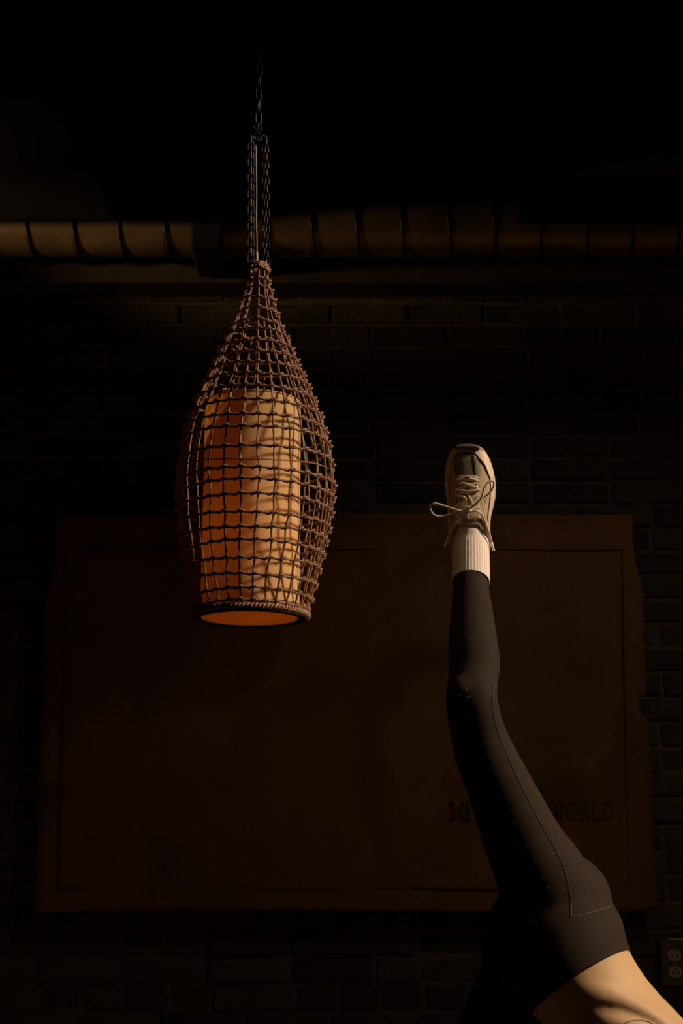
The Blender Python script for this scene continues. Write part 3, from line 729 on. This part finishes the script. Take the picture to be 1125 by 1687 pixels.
def make_shoe(parent, mw, full):
    # upper
    bm = bmesh.new(); nx = 28; rows = []; ys_ = []
    for a, b2 in zip(EDGE[:-1], EDGE[1:]):
        n = max(1, int((b2[0]-a[0])/20))
        for i in range(n): ys_.append(a[0]+(b2[0]-a[0])*i/n)
    ys_.append(1490)
    for y in ys_:
        l, r_ = eyl(y)+14, eyr(y)-14
        if r_-l < 10: l, r_ = OX-30, OX-10
        row = []
        for i in range(nx+1):
            a = math.pi*(1-i/nx); x = (l+r_)/2+(r_-l)/2*math.cos(a); z_ = upper_z(x, y)
            if y > 930 and 450-.4*(y-930) < x < 700+.7*(y-930) and 405 < x < 765: z_ = min(z_, 76)                      # mouth of the shoe
            row.append(bm.verts.new(loc3(x, y, z_)))
        rows.append(row)
    for a, b2 in zip(rows[:-1], rows[1:]):
        for i in range(nx): bm.faces.new((a[i], a[i+1], b2[i+1], b2[i]))
    bm.faces.new([r_[0] for r_ in rows]+[r_[-1] for r_ in rows[::-1]])
    shoe = obj('shoe', bm, M['suede'], None); shoe.parent = parent; shoe.matrix_world = mw
    # midsole + outsole
    def sole(name, ex, z0, z1, m, y0=128):
        bm = bmesh.new(); lo_, hi_ = [], []
        ring = [(eyl(y)-ex, y) for y in ys_ if y >= y0]+[(eyr(y)+ex, y) for y in reversed([q for q in ys_ if q >= y0])]
        prof_ = ((0, z0, -8), (.25, z0, 0), (.6, z0, 2), (1.0, z1, -2))
        lay = []
        for f, _, e in prof_:
            lay.append([bm.verts.new(loc3(OX+(x-OX)*(1+e/270), y, lerp_tab(BOT, y)+z0+(z1-z0)*f)) for x, y in ring])
        for a, b2 in zip(lay[:-1], lay[1:]):
            for i in range(len(ring)): j = (i+1) % len(ring); bm.faces.new((a[i], a[j], b2[j], b2[i]))
        bm.faces.new(lay[0][::-1]); bm.faces.new(lay[-1]); return obj(name, bm, m, shoe)
    sole('outsole', -4, 0, 7, M['rubber']); sole('midsole', 0, 7, 30, M['mid'])
    # rubber bumper curling over the toe
    bm = bmesh.new(); rows = []
    for i in range(15):
        f = i/14; x = 422+(692-422)*f; ya = next((q for q in range(128, 260) if eyl(q) <= x <= eyr(q)), 128)-5; yb = 182-8*math.sin(f*math.pi)+6*f
        rows.append([bm.verts.new(loc3(x, ya+2, 24)), bm.verts.new(loc3(x, ya-2, 44)), bm.verts.new(loc3(x, ya+3, 55)), bm.verts.new(loc3(x, (ya+yb)/2, 60)), bm.verts.new(loc3(x, max(yb, ya+8), 58)), bm.verts.new(loc3(x, max(yb, ya+8), 24))])
    for a, b2 in zip(rows[:-1], rows[1:]):
        for i in range(6): bm.faces.new((a[i], a[(i+1) % 6], b2[(i+1) % 6], b2[i]))
    bm.faces.new(rows[0]); bm.faces.new(rows[-1]); obj('toe_bumper', bm, M['rubber'], shoe)
    # toe box mesh, webbing strip, mudguard, side overlays
    shell_patch([(205, 470, 600), (240, 440, 650), (300, 425, 680), (370, 420, 700), (480, 430, 700), (520, 450, 690)], .6, 2, M['mesh'], 'toe_box', shoe)
    shell_patch([(245, 616, 642), (300, 624, 672), (380, 634, 682), (470, 645, 694), (500, 650, 698)], 1.8, 2, M['strip'], 'webbing_strip', shoe, 4)
    def band(name, outer, inner, lift, m):
        bm = bmesh.new(); n = 60; o_ = smooth_path([Vector((*p, 0)) for p in outer], 8); i_ = smooth_path([Vector((*p, 0)) for p in inner], 8)
        rows = []
        for q in range(n+1):
            a = cr(o_, q/n*(len(o_)-1)); b2 = cr(i_, q/n*(len(i_)-1)); row = []
            for s in range(7):
                p = a.lerp(b2, s/6); z_ = max(upper_z(p.x, p.y, 6), lerp_tab(BOT, p.y)+28); row.append((p.x, p.y, z_+lift*(.3 if s in (0,) else 1)))
            rows.append([bm.verts.new(loc3(*p)) for p in row])
        for a, b2 in zip(rows[:-1], rows[1:]):
            for s in range(6): bm.faces.new((a[s], a[s+1], b2[s+1], b2[s]))
        ext = bmesh.ops.extrude_face_region(bm, geom=bm.faces[:])
        bmesh.ops.translate(bm, vec=(0, 0, -.004), verts=[v for v in ext['geom'] if isinstance(v, bmesh.types.BMVert)])
        return obj(name, bm, m, shoe)
    band('mudguard', [(330, 470), (338, 350), (372, 245), (425, 180), (550, 172), (680, 172), (755, 230), (808, 320), (838, 430), (848, 500)],
         [(372, 470), (376, 370), (400, 285), (445, 228), (545, 208), (625, 222), (680, 280), (740, 350), (780, 440), (806, 500)], 2.6, M['cream'])
    band('side_overlay', [(852, 505), (856, 600), (850, 700), (832, 800), (815, 870), (806, 950)], [(800, 470), (812, 590), (806, 700), (795, 800), (785, 870), (780, 950)], 1.6, M['cream'])
    band('side_overlay', [(322, 480), (326, 600), (338, 700), (348, 800), (354, 900), (352, 1000)], [(360, 480), (362, 600), (372, 700), (380, 800), (384, 900), (380, 1000)], 1.6, M['cream'])
    for pts in ([(735, 220), (770, 290), (800, 372)], [(722, 205), (765, 265), (795, 330)], [(808, 620), (812, 700), (800, 790)], [(770, 700), (748, 780), (735, 860)], [(700, 700), (720, 790), (742, 880), (760, 960)]):
        bm = bmesh.new(); tube(bm, lace_path(pts, 2.2), .0007, 5); obj('stitching', bm, M['lace_dk'], shoe)
    # eyestays with the throat between them, tongue
    shell_patch([(475, 410, 480), (520, 405, 470), (650, 398, 462), (780, 392, 458), (870, 384, 450)], 2.4, 2.5, M['suede'], 'eyestay', shoe, 6)
    shell_patch([(475, 640, 690), (520, 662, 712), (650, 672, 735), (780, 668, 745), (870, 660, 748), (960, 690, 765)], 2.4, 2.5, M['suede'], 'eyestay', shoe, 6)
    shell_patch([(466, 455, 650), (482, 440, 672), (498, 440, 676)], 3.0, 3, M['suede'], 'vamp_tab', shoe, 8)
    bm = bmesh.new(); rows = []
    for i in range(22):
        y = 490+(1004-490)*i/21; wl = 462-12*i/21-(8 if i > 18 else 0)*0; wr = 668+40*i/21
        if i > 15: q = (i-15)/6; wl += 14*q*q; wr -= 8*q*q
        row = []
        for j in range(11):
            g = j/10; x = wl+(wr-wl)*g; zt = upper_z((wl+wr)/2, y)+1.5+4*(1-(2*g-1)**2)+(i/21)**2*7
            row.append(bm.verts.new(loc3(x, y, zt)))
        rows.append(row)
    for a, b2 in zip(rows[:-1], rows[1:]):
        for j in range(10): bm.faces.new((a[j], a[j+1], b2[j+1], b2[j]))
    bmesh.ops.recalc_face_normals(bm, faces=bm.faces[:]); ext = bmesh.ops.extrude_face_region(bm, geom=bm.faces[:])
    bmesh.ops.translate(bm, vec=(0, 0, -.006), verts=[v for v in ext['geom'] if isinstance(v, bmesh.types.BMVert)])
    obj('tongue', bm, M['suede'], shoe)
    tz = lambda x, y: upper_z(580, y)+7+((y-490)/514)**2*7
    bm = bmesh.new(); tube(bm, [loc3(568+(y-880)*.02, y, tz(568, y)+.0) for y in range(880, 1001, 10)], .0009, 5); obj('tongue_seam', bm, M['lace_dk'], shoe)
    bm = bmesh.new()                                         # little white mark on the tongue: a block with two openings
    def bar(x0, y0, x1, y1):
        c = loc3((x0+x1)/2, (y0+y1)/2, tz(640, (y0+y1)/2)+.3); box(bm, c, (abs(x1-x0)*UN, abs(y1-y0)*UN, .0012))
    for q in ((622, 935, 631, 980), (653, 938, 662, 980), (622, 934, 660, 942), (622, 955, 660, 962), (622, 973, 660, 981), (618, 908, 632, 918), (634, 912, 644, 918)): bar(*q)
    obj('tongue_mark', bm, M['tag'], shoe, False)
    # padded collar round the ankle
    colp = [(462, 900, 109), (420, 960, 106), (396, 1040, 100), (388, 1120, 92), (396, 1220, 84), (425, 1330, 86), (480, 1420, 92), (585, 1462, 95), (690, 1420, 92), (752, 1330, 86), (778, 1220, 84), (780, 1130, 92), (758, 1050, 102), (724, 980, 104), (700, 910, 103)]
    bm = bmesh.new(); tube(bm, smooth_path([loc3(*p) for p in colp], 6), .0062, 8); obj('collar', bm, M['suede'], shoe)
    # laces
    lr_ = .0031
    rows_ = [([(445, 522), (500, 508), (560, 503), (620, 512), (688, 540)], 6), ([(468, 600), (520, 588), (580, 572), (640, 556), (668, 552)], 6.5),
             ([(470, 560), (520, 556), (580, 574), (630, 592), (662, 596)], 8), ([(438, 622), (490, 628), (550, 640), (620, 634), (694, 624)], 9), ([(470, 660), (530, 650), (590, 640), (640, 632), (690, 622)], 6),
             ([(438, 672), (480, 686), (520, 704), (548, 726), (530, 742), (480, 770), (448, 782)], 9), ([(688, 678), (650, 692), (600, 716), (560, 742), (500, 770)], 7), ([(412, 796), (460, 798), (520, 806), (580, 822), (640, 818), (688, 804)], 9), ([(420, 806), (480, 818), (540, 832), (600, 838)], 7)]
    for pts, z_ in rows_:
        bm = bmesh.new(); tube(bm, lace_path(pts, z_+1.8), lr_, 8); obj('lace', bm, M['lace'], shoe)
    for x, y in ((447, 600), (664, 585), (436, 735)):                       # short vertical runs at the edge
        bm = bmesh.new(); tube(bm, lace_path([(x, y-32), (x-3, y), (x, y+32)], 5.5), .0018, 6); obj('lace', bm, M['lace'], shoe)
    bm = bmesh.new(); tube(bm, lace_path([(560, 690), (576, 720), (592, 750), (604, 782)], 12), .0055, 8, flat=(.28, Vector((0, 0, 1)))); obj('lace_keeper', bm, M['lace_dk'], shoe)
    bm = bmesh.new(); tube(bm, lace_path([(540, 495), (566, 490), (590, 498)], 10), .0045, 8, flat=(.5, Vector((0, 0, 1)))); obj('lace_keeper', bm, M['lace_dk'], shoe)
    kz = 122
    bows = [[(575, 835, kz), (500, 848, kz+5), (400, 822, kz+9), (300, 788, kz+12), (225, 768, kz+13), (180, 785, kz+12), (168, 822, kz+10), (190, 870, kz+8), (245, 905, kz+6), (330, 900, kz+5), (420, 870, kz+4), (500, 842, kz+5), (570, 828, kz+2)],
            [(580, 835, kz+3), (615, 800, kz+8), (680, 742, kz+12), (718, 680, kz+14), (738, 610, kz+14), (775, 552, kz+12), (815, 530, kz+10), (836, 550, kz+9), (830, 600, kz+8), (795, 655, kz+8), (735, 702, kz+8), (680, 745, kz+9), (620, 800, kz+5), (585, 840, kz+1)],
            [(585, 820, kz+5), (530, 845, kz+6), (490, 878, kz+5), (465, 930, kz+1), (430, 985, kz-2), (395, 1050, kz-4), (360, 1130, kz-6), (318, 1228, kz-8)],
            [(590, 838, kz), (650, 846, kz+2), (700, 872, kz-5), (735, 930, kz-10), (765, 1010, kz-12), (795, 1100, kz-12), (815, 1180, kz-14), (838, 1268, kz-16)]]
    for i, bw in enumerate(bows):
        bm = bmesh.new(); pp = smooth_path([loc3(*p) for p in bw], 8); tube(bm, pp, .0025 if i != 1 else .0022, 8); obj('lace', bm, M['lace'], shoe)
        if i > 1:
            bm = bmesh.new(); tube(bm, pp[-9:], .0028, 8); obj('lace_tip', bm, M['tag'], shoe)
    bm = bmesh.new(); blob(bm, loc3(578, 832, kz+1), (.0085, .0065, .006), seg=14); tube(bm, [loc3(560, 812, kz+4), loc3(575, 832, kz+8), loc3(600, 852, kz+2)], .003, 8); obj('lace_knot', bm, M['lace'], shoe)
    return shoe
def sock(name, foot, leg, hint, rib_from=None, fill=None):
    bm = bmesh.new(); loft(bm, foot, hint, k=40); loft(bm, leg, hint, k=40)
    if fill is not None: blob(bm, fill, (.029, .029, .029))
    c0, c1 = Vector(leg[0][0]), Vector(leg[-1][0]); ax = (c1-c0).normalized(); top = (c1-c0).length
    o = fuse(name, bm, .0019, 40, M['sock'], None, cut=[(c1-ax*.004, ax)])
    n1 = (Vector(hint)-ax*Vector(hint).dot(ax)).normalized(); n2 = ax.cross(n1)
    if rib_from is not None:
        for v in o.data.vertices:
            q = v.co-c0; t_ = q.dot(ax)
            if t_ > rib_from:
                a = math.atan2(q.dot(n2), q.dot(n1)); v.co += v.normal*(.0006*math.cos(38*a)*min(1, (t_-rib_from)/.01))
    o.parent = person; return o
# raised foot: sole nearly parallel to the picture, toes up, top of the foot towards the viewer
toeZ = -(ray(772, 830).normalized())                       # local z
toeY = (UP*.985+RT*.0); toeY = (toeY-toeZ*toeY.dot(toeZ)).normalized()
toeX = toeY.cross(toeZ)
scl = 1.0
# photo units to px: px = 680 + X/6.49, py = 710 + Y/6.49; put the ankle 85 mm above the sole
heel_ref_px = (680+OX/6.49, 710+OY/6.49)
an_loc = loc3(600, 1180, 85)
Rm = Matrix((toeX, toeY, toeZ)).transposed()
mppA = mpp(A); scl = (1/6.49)*mppA/UN
MW = Matrix.Translation(A - Rm @ (an_loc*scl)) @ Rm.to_4x4() @ Matrix.Scale(scl, 4)
shoe1 = make_shoe(person, MW, True); shoe1['label'] = 'right shoe of cream and taupe leather, raised toe up'
tl = MW @ loc3(590, 1010, 62)
ank = MW @ loc3(590, 1200, 66)
e0, e1 = at(775.5, 940, leg_depth(940)), at(775.5, 972, leg_depth(972))
sk_hint = shin_front
def at_leg(py): return at(775.5, py, leg_depth(py))
sock('sock', [(MW @ loc3(575, 985, 48), .022*scl, .018*scl), (MW @ loc3(584, 1080, 69), .032*scl, .032*scl), (MW @ loc3(588, 1150, 82), .035*scl, .037*scl), (MW @ loc3(592, 1250, 62), .034*scl, .036*scl)],
     [(at_leg(893), .0365, .0375), (at_leg(912), .0370, .0372), (at_leg(930), .0372, .0372), (at_leg(950), .0372, .0372), (at_leg(962), .0372, .0372)], shin_front, .020, MW @ loc3(588, 1105, 92))
# standing foot on the floor: copy of the shoe, turned flat
Rl = Matrix((Vector((0, 1, 0)), Vector((-1, 0, 0)), Vector((0, 0, 1)))).transposed()
MWL = Matrix.Translation(Vector((LA.x-.01, LA.y, 0))-Rl @ Vector((-.002, .062, -.002))) @ Rl.to_4x4() @ Matrix.Diagonal((-1, 1, 1, 1))
shoe2 = shoe1.copy(); COL.objects.link(shoe2); shoe2.parent = person; shoe2.matrix_world = MWL; shoe2['label'] = 'left shoe flat on the floor'
for ch_ in list(shoe1.children):
    c = ch_.copy(); COL.objects.link(c); c.parent = shoe2
sock('sock', [(LA+Vector((-.06, 0, -.02)), .026, .026), (LA+Vector((0, 0, -.02)), .034, .034)], [(LA, .036, .036), (LA.lerp(LKn, .12), .0365, .0365), (LA.lerp(LKn, .26), .038, .038)], (-1, 0, 0))
